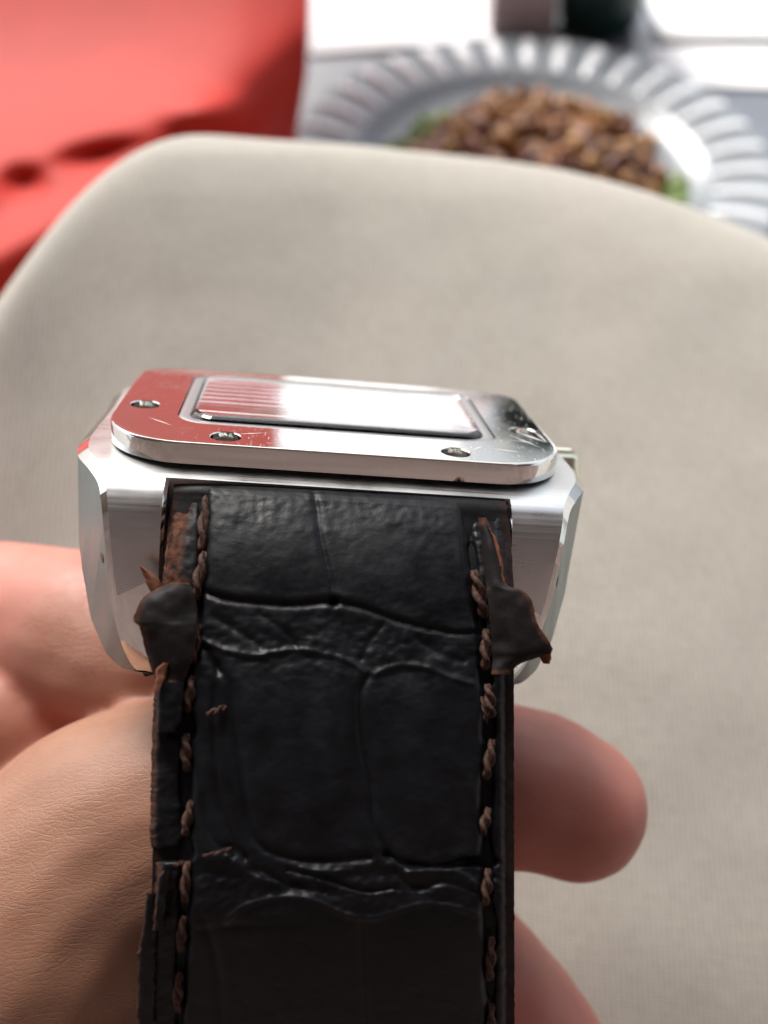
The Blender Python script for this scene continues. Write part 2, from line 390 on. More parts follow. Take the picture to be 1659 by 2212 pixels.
# dark green pot beyond the plate
gp = on_z(1302, 96, TZ); gw = 92 / FD * 1000 * MM * (CMn[:3, :3].T @ (np.array(gp) - np.array([0, 0, CAM_H])))[2] * -1
gp.y += gw
def lathe(cx, cy, cz, prof, n_=48):
    V = [(cx + r * math.cos(2 * math.pi * k / n_), cy + r * math.sin(2 * math.pi * k / n_), cz + z) for r, z in prof for k in range(n_)]
    return V, grid_faces(len(prof), n_, closed=True)
pot = empty('pot', (gp.x, gp.y, TZ), 'dark green glazed pot standing on the table beyond the plate', 'pot')
V, f = lathe(gp.x, gp.y, TZ + .0005, [(0, 0), (gw * .8, 0), (gw * .95, .006), (gw, .02), (gw, .085), (gw * .97, .092), (gw * .9, .09), (gw * .9, .03), (0, .028)])
mesh_obj('pot_body', V, f, GREEN, pot, sharp=50)
V, f = lathe(gp.x, gp.y, TZ + .0005, [(0, .097), (gw * .5, .096), (gw * .98, .0935), (gw * 1.03, .092), (gw * 1.0, .0905), (gw * .9, .0905)])
mesh_obj('lid', V, f, GREEN, pot, sharp=50)
# pale pink box left of the pot
pb = on_z(1130, 90, TZ); bw = 135 / 92 * gw / 2 * 1.02
bm = bmesh.new(); box(bm, (pb.x, pb.y + .05, TZ + .0305), (bw * 2, .09, .06), .004, seg=3)
for v in bm.verts: v.co.x += .004 * noise.noise(v.co * 40)
tag(bm_obj('box', bm, PINKP, base=(pb.x, pb.y + .05, TZ)), 'pale pinkish paper box standing left of the dark green pot', 'box')

# ------------------------------------------------------------------ red chair beyond the cloth, left
chair = empty('red_chair', (-.3, .45, 0), 'glossy red padded chair with soft folds beyond the beige cloth', 'chair')
cu = np.linspace(-900, 668, 260); cv = np.linspace(-1500, 1350, 420)
U, W = np.meshgrid(cu, cv)
edge = ip(W[:, 0], [-1500, 0, 150, 300, 500, 1350], [700, 668, 664, 640, 600, 500])
U = -900 + (U + 900) / (1568) * (edge[:, None] + 900)
D = 410 - 60 * np.tanh((W - 350) / 260) + 0.02 * (W - 300) + .055 * np.clip(300 - W, 0, None)
D += 3 * np.exp(-(((U - 640 + (W - 150) * .28)) / 45.) ** 2)       # deep crease by the right panel
D += 3 * np.exp(-((U - 590 - 0.1 * (200 - W)) / 70.) ** 2 - ((W - 60) / 150.) ** 2)
D += 8 * np.exp(-((W - 470 + (U) * .42) / 60.) ** 2) / (1 + np.exp((U - 420) / 60.))
D += 12 * np.exp(-(((U - 210) / 75.) ** 2 + ((W - 335 + (U - 210) * .2) / 26.) ** 2))
D += 12 * np.exp(-(((U - 50) / 45.) ** 2 + ((W - 395) / 32.) ** 2))
D -= 12 * np.exp(-(((U - 440) / 90.) ** 2 + ((W - 240) / 40.) ** 2))
D += 60 * (1 / (1 + np.exp(-(W - 660 + U * .75) / 40.)))
Vf = PW(U.ravel(), W.ravel(), D.ravel()).reshape(-1, 3); Vb = PW(U.ravel(), W.ravel(), (D + 60).ravel()).reshape(-1, 3)
nr, nc = U.shape; f = [tuple(reversed(q)) for q in grid_faces(nr, nc)] + grid_faces(nr, nc, nr * nc); T0 = nr * nc
e = [i * nc for i in range(nr)] + [(nr - 1) * nc + j for j in range(1, nc)] + [i * nc + nc - 1 for i in range(nr - 2, -1, -1)] + [j for j in range(nc - 2, 0, -1)]
f += [(b, a, a + T0, b + T0) for a, b in zip(e, e[1:] + e[:1])]
VV = np.vstack([Vf, Vb]); VV[:, 2] = np.maximum(VV[:, 2], .05)
mesh_obj('padded_shell', VV, f, RED, chair, sharp=60)
bm = bmesh.new()
for k in range(4):
    bmesh.ops.create_cone(bm, cap_ends=True, segments=16, radius1=.014, radius2=.02, depth=.16, matrix=Matrix.Translation((-.42 + .25 * (k % 2), .42 + .14 * (k // 2), .08)))
    bm_obj('leg', bm, RED, chair); bm = bmesh.new()
bm.free()

# ------------------------------------------------------------------ bent leg in beige trousers
hx = [-1400, -700, -300, -120, 0, 60, 130, 200, 280, 350, 430, 600, 800, 1000, 1200, 1400, 1520, 1659, 1900, 2300, 3000]
hy = [2700, 1700, 1080, 830, 640, 560, 465, 390, 328, 296, 288, 304, 316, 334, 364, 412, 458, 512, 640, 900, 1500]
nu, nv = 170, 190
us = np.linspace(-1400, 3000, nu); top = ip(us, hx, hy)
k_ = np.array([1, 2, 3, 4, 3, 2, 1.]); k_ /= k_.sum(); top = np.convolve(np.pad(top, 3, 'edge'), k_, 'valid')
_cv = np.arange(200, 3700, 5.); _cd = ip(_cv, [288, 330, 420, 600, 1000, 1500, 2200, 3300], [175, 172, 168, 161, 147, 133.5, 123, 119])
_kh = np.hanning(141); _kh /= _kh.sum(); _cs = np.convolve(np.pad(_cd, 70, 'edge'), _kh, 'valid'); _cm = np.clip((_cv - 500) / 400, 0, 1); _cd = _cd * (1 - _cm) + _cs * _cm
V = []; UV = []
tt = np.linspace(0, 1, nv)
for i, t in enumerate(tt):
    if t < .8:
        s = t / .8; v = 3300 + (top - 3300) * math.sin(s * math.pi / 2) ** .9 if False else 3300 + (top - 3300) * (1 - (1 - s) ** 1.6)
        dd = ip(v, _cv, _cd) + 8 * s ** 14
        dd = dd + (np.maximum(0, (top - 600)) * .012 + ip(us, [0, 330, 720, 1200], [-24, -22, -8, 0])) * s ** 2
    else:
        s = (t - .8) / .2; v = top + 900 * s ** 2 * 1.3; dd = ip(top, [288, 3300], [180, 190]) + np.maximum(0, (top - 600)) * .012 + ip(us, [0, 330, 720, 1200], [-24, -22, -8, 0]) + 8 + 75 * s
    V.append(P(us, v, dd)); UV.append(v * 0)
V = np.array(V)
nz = np.array([[noise.noise(Vector(p) * .03) + .4 * noise.noise(Vector(p) * .08) for p in row] for row in V])
V[:, :, 2] += .55 * nz; V[:, :, 1] += .3 * nz
dx = np.cumsum(np.vstack([np.zeros((1, nu)), np.linalg.norm(np.diff(V, axis=0), axis=2)]), axis=0)
uvs = np.stack([V[:, :, 0], dx[:, [nu // 2]].repeat(nu, 1)], -1).reshape(-1, 2) * (1 / 1.0)
W3 = C2W(V.reshape(-1, 3)); nF = len(W3)
W4 = C2W((V + np.array([0, -14, -16])).reshape(-1, 3))
f = grid_faces(nv, nu) + [tuple(reversed(q)) for q in grid_faces(nv, nu, nF)]
e = [i * nu for i in range(nv)] + [(nv - 1) * nu + j for j in range(1, nu)] + [i * nu + nu - 1 for i in range(nv - 2, -1, -1)] + [j for j in range(nu - 2, 0, -1)]
f += [(a, b, b + nF, a + nF) for a, b in zip(e, e[1:] + e[:1])]
cb = C2W(P(830, 1400, 170))[0]
o = mesh_obj('knee', np.vstack([W3, W4]), f, FABRIC, None, base=tuple(cb), uv=np.vstack([uvs, uvs]), sharp=80)
bm = bmesh.new(); bm.from_mesh(o.data); bmesh.ops.recalc_face_normals(bm, faces=bm.faces); bm.to_mesh(o.data); bm.free()
tag(o, 'smooth rounded cushion of taut beige woven cloth behind the watch and hand', 'knee')

# ------------------------------------------------------------------ the watch
TW = np.array([-4.9787, 12.2918, -91.336]); aw, bw_, cw = .38600, .11787, -.06011
def rotm(a, b, c):
    ca, sa, cb_, sb, cc, sc = math.cos(a), math.sin(a), math.cos(b), math.sin(b), math.cos(c), math.sin(c)
    return np.array([[cc, -sc, 0], [sc, cc, 0], [0, 0, 1]]) @ np.array([[cb_, 0, sb], [0, 1, 0], [-sb, 0, cb_]]) @ np.array([[1, 0, 0], [0, ca, -sa], [0, sa, ca]])
RL = rotm(aw, bw_, cw) @ np.array([[1, 0, 0], [0, 0, 1], [0, -1, 0]], float)     # watch axes (x right, y away, z dial normal) -> lens space
def SQ(y): return y if y < -8 else -8 + (y + 8) * .46
def L2W(a):
    a = np.array(a, float).reshape(-1, 3); a[:, 1] = [SQ(y) for y in a[:, 1]]
    return C2W(a @ RL.T + TW)
RWL = Matrix((CMn[:3, :3] @ RL).tolist())         # rotation of watch axes in the world
LM = Matrix.Translation(Vector(C2W(TW)[0])) @ RWL.to_4x4() @ Matrix.Scale(MM, 4)
wbase = Vector(L2W([0, 0, -11])[0])
watch = empty('wristwatch', wbase, 'square steel wristwatch with worn dark brown crocodile strap held on edge in the hand', 'watch')

def bm_local(name, bm, mats, sharp=35, parent=None):   # bm in watch millimetres
    for v in bm.verts: v.co.y = SQ(v.co.y)
    bmesh.ops.transform(bm, matrix=LM, verts=bm.verts)
    return bm_obj(name, bm, mats, parent or watch, sharp=sharp)
# case: lofted sections (half): q, Tz, Bq, Bz, halfwidth, bevel
ST = [(0, -1.95, 0, -11, 21.9, .9), (8, -1.95, 8, -11, 22.0, .9), (13, -1.98, 13, -11.1, 22.25, 1.0), (16.5, -2.05, 16, -11.5, 21.75, .9), (19.2, -2.2, 17.6, -12.6, 20.4, .8),
      (21.3, -2.7, 18.6, -14.0, 19.25, .65), (22.6, -3.7, 19.3, -15.4, 18.75, .5), (23.6, -5.3, 20.0, -16.6, 18.4, .45), (24.3, -7.6, 20.6, -17.6, 18.1, .45),
      (24.7, -10.4, 21.1, -18.4, 17.8, .5), (24.75, -13.2, 21.6, -19.0, 17.4, .6), (24.45, -15.8, 22.1, -19.4, 16.9, .8), (23.9, -17.9, 22.6, -19.6, 16.2, 1.1), (23.2, -19.3, 22.9, -19.7, 15.3, 1.1)]
def wback(w, bq): return max(w, float(ip(bq, [0, 8, 13, 16, 18, 20, 21.5, 22.5, 23], [21.9, 22.1, 22.3, 22.0, 21.3, 20.2, 18.7, 17.2, 15.2])))
S = crom(ST, 131); SLOT = 13.75; QS = 20.85
isl = int(np.argmin(np.abs(S[:, 0] - QS) + (np.arange(len(S)) > 90) * 100))
bm = bmesh.new(); uvl = bm.loops.layers.uv.new('UVMap')
def ring(st, x0, x1, sgn, cols, lug=None):
    q, tz, bq, bz, w, b = st
    Tn = np.array([q - bq, tz - bz]); Tn = Tn / max(1e-6, np.linalg.norm(Tn))
    T = np.array([q, tz]); B = np.array([bq, bz]); M1 = T - Tn * b * .85; M0 = B + Tn * min(b, .5)
    pts = []
    def a(x, p, s=0): pts.append((x, sgn * -p[0], p[1]))
    xs = np.linspace(x0, x1, cols)
    return T, B, M1, M0, xs, w, b
def bm0(st): return st[2]
def add_body(sgn):
    prev = None; out = []
    for st in S[:isl + 1]:
        T, B, M1, M0, _, w, b = ring(st, 0, 0, sgn, 2)
        xs = [-w + b] + list(np.linspace(-SLOT, SLOT, 13)) + [w - b]
        wb = wback(w, bm0(st)); row = [(-wb + .5, B), (-wb, M0), (-w, M1)] + [(x, T) for x in xs] + [(w, M1), (wb, M0), (wb - .5, B)]
        vs = [bm.verts.new((x, -sgn * p[0], p[1])) for x, p in row]
        if prev:
            m_ = len(vs)
            for j in range(m_):
                k = (j + 1) % m_
                fc = bm.faces.new((prev[j], prev[k], vs[k], vs[j])) if prev else None
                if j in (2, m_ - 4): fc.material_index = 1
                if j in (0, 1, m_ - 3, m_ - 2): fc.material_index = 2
        prev = vs; out.append(vs)
    bm.faces.new(prev)
    return out
def add_lug(sgn, side):
    prev = None
    for st in S[isl:]:
        T, B, M1, M0, _, w, b = ring(st, 0, 0, sgn, 2)
        wb = wback(w, bm0(st)); row = [(wb - .5, B), (wb, M0), (w, M1), (w - b, T)] + [((w - b) * (1 - k) + (SLOT + .25) * k, T) for k in (.33, .66)] + [(SLOT + .25 if st is not S[isl] else SLOT, T), (SLOT, T * .94 + B * .06 if False else (T - (T - B) * .03)), (SLOT, B)]
        vs = [bm.verts.new((side * x, -sgn * p[0], p[1])) for x, p in row]
        if prev:
            m_ = len(vs)
            for j in range(m_):
                k = (j + 1) % m_; fc = bm.faces.new((prev[j], prev[k], vs[k], vs[j]))
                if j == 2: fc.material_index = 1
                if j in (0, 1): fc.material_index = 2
                if j == 6: fc.material_index = 1
        prev = vs
    bm.faces.new(prev)
for sgn in (1, -1):
    add_body(sgn)
    for side in (1, -1): add_lug(sgn, side)
bmesh.ops.remove_doubles(bm, verts=bm.verts, dist=.002)
bmesh.ops.recalc_face_normals(bm, faces=bm.faces)
for side in (1, -1):      # polished facet on the lower end of each lug, divided off along a slanting line
    pn = Vector((side * .5, 0, .87)); pp = Vector((side * 16.6, 0, -11.0))
    gf = [fc for fc in bm.faces if fc.material_index == 0 and fc.calc_center_median().x * side > 13.8 and abs(fc.calc_center_median().y) > 20.9]
    ge = list({e for fc in gf for e in fc.edges}); gv = list({v for fc in gf for v in fc.verts})
    bmesh.ops.bisect_plane(bm, geom=gf + ge + gv, plane_co=pp, plane_no=pn, dist=1e-5)
    for fc in bm.faces:
        c = fc.calc_center_median()
        if fc.material_index == 0 and c.x * side > 13.8 and abs(c.y) > 20.9 and (c - pp).dot(pn) < 0: fc.material_index = 1
for fc in bm.faces:
    for lp in fc.loops: 
        c = lp.vert.co; fn = fc.normal
        lp[uvl].uv = (c.x * MM, (c.y - c.z * 1.3) * MM) if abs(fn.x) < .6 else (c.z * MM, (c.y) * MM)
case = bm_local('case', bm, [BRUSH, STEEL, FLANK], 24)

def rrect(h, r, n_=10, ch=0.):
    out = []
    for cx, cy, a0 in ((h - r, h - r, 0), (-(h - r), h - r, 90), (-(h - r), -(h - r), 180), (h - r, -(h - r), 270)):
        for k in range(n_ + 1):
            a = R(a0 + 90 * k / n_); out.append((cx + r * math.cos(a), cy + r * math.sin(a)))
    return out
def ringloft(bm, rings, mats_=None, close_first=False, close_last=False):
    prev = None
    for i, (h, r, z) in enumerate(rings):
        vs = [bm.verts.new((x, y, z)) for x, y in rrect(h, r)]
        if prev:
            m_ = len(vs)
            for j in range(m_):
                k = (j + 1) % m_; fc = bm.faces.new((prev[j], prev[k], vs[k], vs[j]))
                if mats_: fc.material_index = mats_[i - 1]
        elif close_first: bm.faces.new(vs)
        prev = vs
    if close_last: bm.faces.new(prev)
    return prev
# bezel ring with eight counterbored screw holes
bm = bmesh.new()
rg = [(19.35, 6.4, -1.9), (19.6, 6.5, -1.8), (19.62, 6.5, -.28), (19.58, 6.5, -.12), (19.48, 6.4, -.03), (19.32, 6.3, 0.0), (19.2, 6.25, 0.0), (14.55, 2.65, 0.0), (14.38, 2.6, 0.0), (14.2, 2.5, 0.0), (14.15, 2.45, -.6), (14.15, 2.45, -1.9), (19.35, 6.4, -1.9)]
ringloft(bm, rg); bmesh.ops.remove_doubles(bm, verts=bm.verts, dist=.0005)
SP = [(sx * 9.66, sy * 17.35) for sx in (-1, 1) for sy in (-1,)] + [(sx * 17.35, sy * 9.66) for sx in (-1, 1) for sy in (-1,)]
bezel = bm_local('bezel', bm, [STEEL, STEEL], 35)
bm = bmesh.new()
for x, y in SP:
    bmesh.ops.create_cone(bm, cap_ends=True, segments=36, radius1=1.24, radius2=1.24, depth=1.9, matrix=Matrix.Translation((x, y, 0.05)))
    bmesh.ops.create_cone(bm, cap_ends=True, segments=36, radius1=1.22, radius2=1.42, depth=.2, matrix=Matrix.Translation((x, y, .0)))
_sq = SQ
for v in bm.verts: pass
for x, y in SP: pass
cut = bm_local('cutter', bm, [STEEL], None)
def apply_mods(o):
    dg = bpy.context.evaluated_depsgraph_get(); dg.update(); me = bpy.data.meshes.new_from_object(o.evaluated_get(dg)); old = o.data
    o.modifiers.clear(); o.data = me; me.name = old.name; return o
md = bezel.modifiers.new('b', 'BOOLEAN'); md.operation = 'DIFFERENCE'; md.object = cut; md.solver = 'EXACT'; md.use_self = True
apply_mods(bezel); bpy.data.objects.remove(cut)
bezel.data.polygons.foreach_set('use_smooth', [True] * len(bezel.data.polygons)); bezel.data.set_sharp_from_angle(angle=R(30))
# screws: two half discs with a driver slot between them over a hub
def make_screw():
    bm = bmesh.new()
    for s in (1, -1):
        pr = [(.0, .0), (1.0, 0)]
        n_ = 14; top_, bot = [], []
        a0 = math.asin(.14 / 1.13)
        for k in range(n_ + 1):
            a = a0 + (math.pi - 2 * a0) * k / n_
            top_.append(bm.verts.new((1.02 * math.cos(a), s * 1.02 * math.sin(a) if 0 < k < n_ else s * .15, 0)))
            bot.append(bm.verts.new((1.13 * math.cos(a), s * (1.13 * math.sin(a) if 0 < k < n_ else .13), -.14)))
        bm.faces.new(top_)
        for k in range(n_): bm.faces.new((top_[k], top_[k + 1], bot[k + 1], bot[k]))
        bm.faces.new((top_[0], top_[-1], bot[-1], bot[0]))
    bmesh.ops.create_cone(bm, cap_ends=True, segments=28, radius1=1.16, radius2=1.14, depth=.3, matrix=Matrix.Translation((0, 0, -.30)))
    bmesh.ops.recalc_face_normals(bm, faces=bm.faces)
    bmesh.ops.scale(bm, vec=(MM, MM, MM), verts=bm.verts)
    return bm_obj('screw', bm, STEEL, watch, sharp=30, world=False)
sc0 = make_screw()
for i, (x, y) in enumerate(SP):
    loc = Vector(L2W([x, y, -.62])[0]) - wbase
    far = y > -8
    rot = (RWL @ Matrix.Rotation(0 if far else [.5, -.7, .2, -.4, .9, -.55, .3, 1.2][i], 3, 'Z')).to_euler()
    if i == 0: sc0.location = loc; sc0.rotation_euler = rot
    else: link_copy(sc0, watch, loc, rot, (1, .6, 1) if far else None)
# long wear scratches on the right corner of the bezel
bm = bmesh.new()
for (xa, ya, xb, yb, wd) in ((16.5, -9.9, 19.0, -12.7, .11), (19.0, -12.7, 18.45, -9.3, .08), (15.6, -10.9, 18.0, -14.6, .04), (15.2, -12.6, 17.9, -13.1, .035), (13.0, -15.6, 15.8, -16.1, .03), (-16.5, -13.5, -14.2, -15.4, .03), (-9, -16.6, -6.4, -15.6, .03), (11.2, -16.4, 12.4, -15.2, .03)):
    dx_, dy_ = xb - xa, yb - ya; l_ = math.hypot(dx_, dy_); nx_, ny_ = -dy_ / l_ * wd, dx_ / l_ * wd
    q = [bm.verts.new(p) for p in ((xa, ya, .004), ((xa + xb) / 2 + nx_, (ya + yb) / 2 + ny_, .012), (xb, yb, .004), ((xa + xb) / 2 - nx_, (ya + yb) / 2 - ny_, .004))]; bm.faces.new(q)
bm_local('scratch', bm, [mat('scratched_metal', (.8, .8, .78), .5, .2)], None)
# flange, dial and crystal
bm = bmesh.new(); ringloft(bm, [(14.12, 2.4, -.75), (14.10, 2.4, -.14), (14.0, 2.35, -.08), (13.32, 2.2, -.08), (13.22, 2.15, -.14), (13.22, 2.15, -.75)])
bm_local('flange', bm, [FLANGE], 40)
DIALM = m_simple('silvered_dial', (.78, .78, .78), .12, 200, .1, metal=1.)
bm = bmesh.new(); ringloft(bm, [(13.2, 2.1, -.7), (13.2, 2.1, -.55), (13.1, 1.9, -.6)], None)
# ridges across the dial, added to give the crystal its streaked reflections
ys = []; y = -13.0
nx = 2
rows = []
while y < 12.9:
    for dy, z in ((0, -.36), (2.35, -.36), (2.4, -.33), (2.6, -.30), (2.8, -.30), (2.84, -.46), (3.0, -.46), (3.05, -.36)): rows.append((y + dy, z))
    y += 3.1
rows = [r for r in rows if r[0] < 13.05]; prev = None
for yy, z in rows:
    vs = [bm.verts.new((x, yy, z)) for x in np.linspace(-13.05, 13.05, 3)]
    if prev:
        for j in range(2): bm.faces.new((prev[j], prev[j + 1], vs[j + 1], vs[j]))
    prev = vs
dial = bm_local('dial', bm, [DIALM], 15)
GLASS = mat('sapphire_crystal', (1, 1, 1), .0, 0., Transmission_Weight=1., IOR=1.6)
bm = bmesh.new(); ringloft(bm, [(13.2, 2.1, -.22), (13.2, 2.1, -.1), (13.05, 2.05, .1), (12.85, 2.0, .26), (12.6, 1.9, .33), (11, 1.8, .35), (8.5, 1.6, .37), (5.5, 1.3, .385), (2.5, .8, .39)], None, True, True)
bm_local('crystal', bm, [GLASS], 5)
# crown with protective shoulders on the right flank
CG = mat('crown_steel', (.80, .80, .64), .3, 1.)
bm = bmesh.new(); nt = 16
for k in range(2):
    pass
prof = [(0, 21.0), (2.9, 21.0), (3.0, 21.9), (3.3, 22.1), (3.3, 23.6), (2.9, 24.2), (1.6, 24.8), (0.01, 24.9)]
prev = None
for r, xx in prof:
    vs = [bm.verts.new((xx, -3.5 + r * (1 + .05 * (j % 2)) * math.cos(2 * math.pi * j / 32), -6.0 + r * (1 + .05 * (j % 2)) * math.sin(2 * math.pi * j / 32))) for j in range(32)]
    if prev:
        for j in range(32): bm.faces.new((prev[j], prev[(j + 1) % 32], vs[(j + 1) % 32], vs[j]))
    prev = vs
bm_local('crown', bm, [CG], 30)
# dark discs on the outer lug faces, coloured as the shade inside holes
for sx in (-1, 1):
    bm = bmesh.new(); bmesh.ops.create_cone(bm, cap_ends=True, segments=24, radius1=.42, radius2=.42, depth=.6, matrix=Matrix.Translation((sx * (18.55 - .91 * .27), -23.24 + .42 * .27, -8.82)) @ Matrix.Rotation(math.atan2(-.42, sx * .91), 4, 'Z') @ Matrix.Rotation(R(90), 4, 'Y'))
    bm_local('hole_disc', bm, [mat('hole_shadow', (.12, .06, .04), .5, .6)], 30)

# ------------------------------------------------------------------ strap
def dpoly(U, V, pl):
    best = np.full(U.shape, 1e9)
    for (x0, y0), (x1, y1) in zip(pl[:-1], pl[1:]):
        dx_, dy_ = x1 - x0, y1 - y0; t = np.clip(((U - x0) * dx_ + (V - y0) * dy_) / (dx_ * dx_ + dy_ * dy_), 0, 1)
        best = np.minimum(best, np.hypot(U - x0 - t * dx_, V - y0 - t * dy_))
    return best
def sm(pl, n_=24): return [tuple(p) for p in crom(pl, n_)]
def uL(v): return ip(v, [1030, 1070, 1250, 1300, 1480, 1600, 1800, 1830, 1835, 1900, 1960, 2100, 2500], [382, 374, 353, 346, 334, 328, 324, 326, 338, 336, 330, 322, 306])
def uR(v): return ip(v, [1030, 1080, 1250, 1400, 1480, 2500], [1084, 1090, 1098, 1094, 1092, 1096])
_dv = np.arange(900, 2700, 2.); _dd = ip(_dv, [1054, 1060, 1068, 1080, 1100, 1130, 1180, 1250, 1500, 1700, 1900, 1975, 2010, 2100, 2300, 2500], [74.6, 73.4, 72.9, 72.4, 71.9, 71.2, 70.2, 69.2, 67.2, 66.4, 65.7, 65.6, 66.1, 67.3, 70.2, 73.6])
_k = np.hanning(61); _k /= _k.sum(); _d2 = np.convolve(np.pad(_dd, 30, 'edge'), _k, 'valid'); _m = np.clip((_dv - 1075) / 60, 0, 1); _dd = _dd * (1 - _m) + _d2 * _m
def dS(v): return ip(v, _dv, _dd)
def tilt(u): return (np.asarray(u) - 735) / 750. * 2.4
sLp = [(440, 1040), (440, 1110), (436, 1250), (420, 1400), (408, 1500), (402, 1650), (404, 1850), (396, 2000), (388, 2200), (380, 2500)]
sRp = [(1004, 1040), (1010, 1110), (1026, 1250), (1044, 1400), (1056, 1550), (1050, 1750), (1052, 1900), (1058, 2050), (1064, 2500)]
def sL(v): return ip(v, [p[1] for p in sLp], [p[0] for p in sLp])
def sR(v): return ip(v, [p[1] for p in sRp], [p[0] for p in sRp])
vs_ = np.concatenate([np.linspace(1056, 1100, 30)[:-1], np.linspace(1100, 2440, 430)])
ss = np.linspace(0, 1, 260)
Vg, Sg = np.meshgrid(vs_, ss, indexing='ij')
def VT(v, s): return v + (s - .45) * 46 * ip(v, [1030, 1150, 1700], [1, .85, 0])
def jag(v, k): return np.array([3.2 * noise.noise(Vector((x * .045, k, 0))) + 2.2 * noise.noise(Vector((x * .16, k, 5))) for x in v])
jl = jag(vs_, 1.0) * ip(vs_, [1030, 1300, 2500], [.4, 1, 1.3]); jr = jag(vs_, 7.0) * .7
LE = (uL(vs_) + jl)[:, None]; RE = (uR(vs_) + jr)[:, None]
Ug = LE + (RE - LE) * Sg
H = np.zeros_like(Ug)
inn = 1 / (1 + np.exp(-(Ug - sL(Vg)) / 5.)) * 1 / (1 + np.exp(-(sR(Vg) - Ug) / 5.))
xn = (Ug - (sL(Vg) + sR(Vg)) / 2) / ((sR(Vg) - sL(Vg)) / 2)
H += .40 * inn + .55 * inn * np.sqrt(np.clip(1 - np.clip(np.abs(xn), 0, 1) ** 3, 0, 1))
# stitch channel with torn-open spots
for pl, tears in ((sLp, [(1335, 22, .5), (1420, 20, .4), (1575, 24, 1.), (1690, 45, .8), (1835, 18, .9), (1920, 40, .6), (2060, 40, .6)]), (sRp, [(1190, 30, .4), (1340, 20, .3), (1450, 25, .9), (1570, 26, 1.), (1720, 42, 1.), (1850, 30, .5), (1990, 40, .7), (2110, 40, .7)])):
    dch = dpoly(Ug, Vg, pl); H -= .55 * np.exp(-(dch / 9.) ** 2)
    for tv, tw, ta in tears: H -= 1.3 * ta * np.exp(-(dch / 11.) ** 2) * np.exp(-((Vg - tv) / tw) ** 4)
# gash at the left edge by v 1580 and 1840
for (gx, gy, gw_, gh) in ((395, 1582, 26, 15), (360, 1846, 45, 13), (1030, 1862, 40, 9), (1062, 2010, 10, 30)):
    H -= 1.1 * np.exp(-((Ug - gx) / gw_) ** 4 - ((Vg - gy) / gh) ** 4)
C_ = [  # creases: polyline, depth, width
    ([(672, 1040), (684, 1100), (690, 1150), (706, 1220), (716, 1260), (722, 1305)], .20, 8), ([(432, 1285), (480, 1300), (560, 1307), (640, 1308), (722, 1298)], .34, 8),
    ([(722, 1298), (780, 1308), (830, 1325), (900, 1345), (980, 1358), (1030, 1356)], .30, 8), ([(722, 1300), (735, 1345), (760, 1390), (800, 1450)], .12, 14),
    ([(440, 1400), (462, 1440), (495, 1480), (505, 1560), (520, 1660), (535, 1760), (560, 1825), (620, 1852), (700, 1862), (800, 1852)], .26, 10),
    ([(795, 1455), (778, 1500), (782, 1600), (800, 1690), (808, 1780), (840, 1850)], .26, 9), ([(832, 1845), (880, 1866), (950, 1872), (1040, 1850)], .34, 9),
    ([(470, 1440), (462, 1560), (470, 1700), (500, 1800), (530, 1850)], .20, 9), ([(500, 1830), (560, 1880), (640, 1915), (700, 1925)], .2, 9), ([(850, 1880), (900, 1920), (960, 1905), (1030, 1925)], .2, 9),
    ([(560, 1330), (620, 1370), (640, 1400)], .12, 8), ([(830, 1340), (800, 1380), (780, 1420)], .12, 8), ([(460, 1340), (520, 1370), (560, 1400)], .12, 9), ([(900, 1370), (940, 1400), (1000, 1420)], .14, 9),
    ([(1000, 1060), (1004, 1150), (1012, 1240), (1030, 1330)], .22, 6), ([(430, 2010), (520, 2000), (640, 1995)], .1, 10), ([(620, 1880), (700, 1895), (780, 1925), (860, 1918)], .2, 7), ([(440, 1720), (455, 1800), (500, 1850)], .14, 9),
    ([(440, 1985), (470, 2100), (480, 2300)], .16, 10), ([(780, 1990), (790, 2150), (800, 2300)], .2, 10)]
for pl, a, w in C_:
    q = dpoly(Ug, Vg, sm(pl)); H -= .85 * a * np.exp(-(q / w * 1.15) ** 2) * inn; H += a * .14 * np.exp(-((q - 2.2 * w) / (w * 1.3)) ** 2) * inn
Rg_ = [([(428, 1388), (480, 1408), (550, 1420), (600, 1410), (650, 1404), (700, 1412), (760, 1428), (800, 1455), (860, 1432), (920, 1436), (970, 1455), (1020, 1470)], .30, 8),
       ([(490, 1990), (520, 1962), (570, 1945), (640, 1938), (690, 1950), (730, 1970), (790, 1985), (850, 1972), (900, 1955), (960, 1955), (1030, 1975)], .32, 8),
       ([(650, 1875), (700, 1884), (760, 1880)], .2, 6), ([(880, 1885), (940, 1878), (1000, 1888), (1030, 1915)], .28, 8), ([(690, 1905), (740, 1920), (800, 1932), (850, 1925)], .2, 6), ([(540, 1860), (570, 1890), (600, 1910)], .2, 7), ([(490, 1850), (530, 1885), (580, 1905)], .18, 6)]
for pl, a, w in Rg_:
    q = dpoly(Ug, Vg, sm(pl)); H += .55 * a * np.exp(-(q / w * 1.15) ** 2) * inn
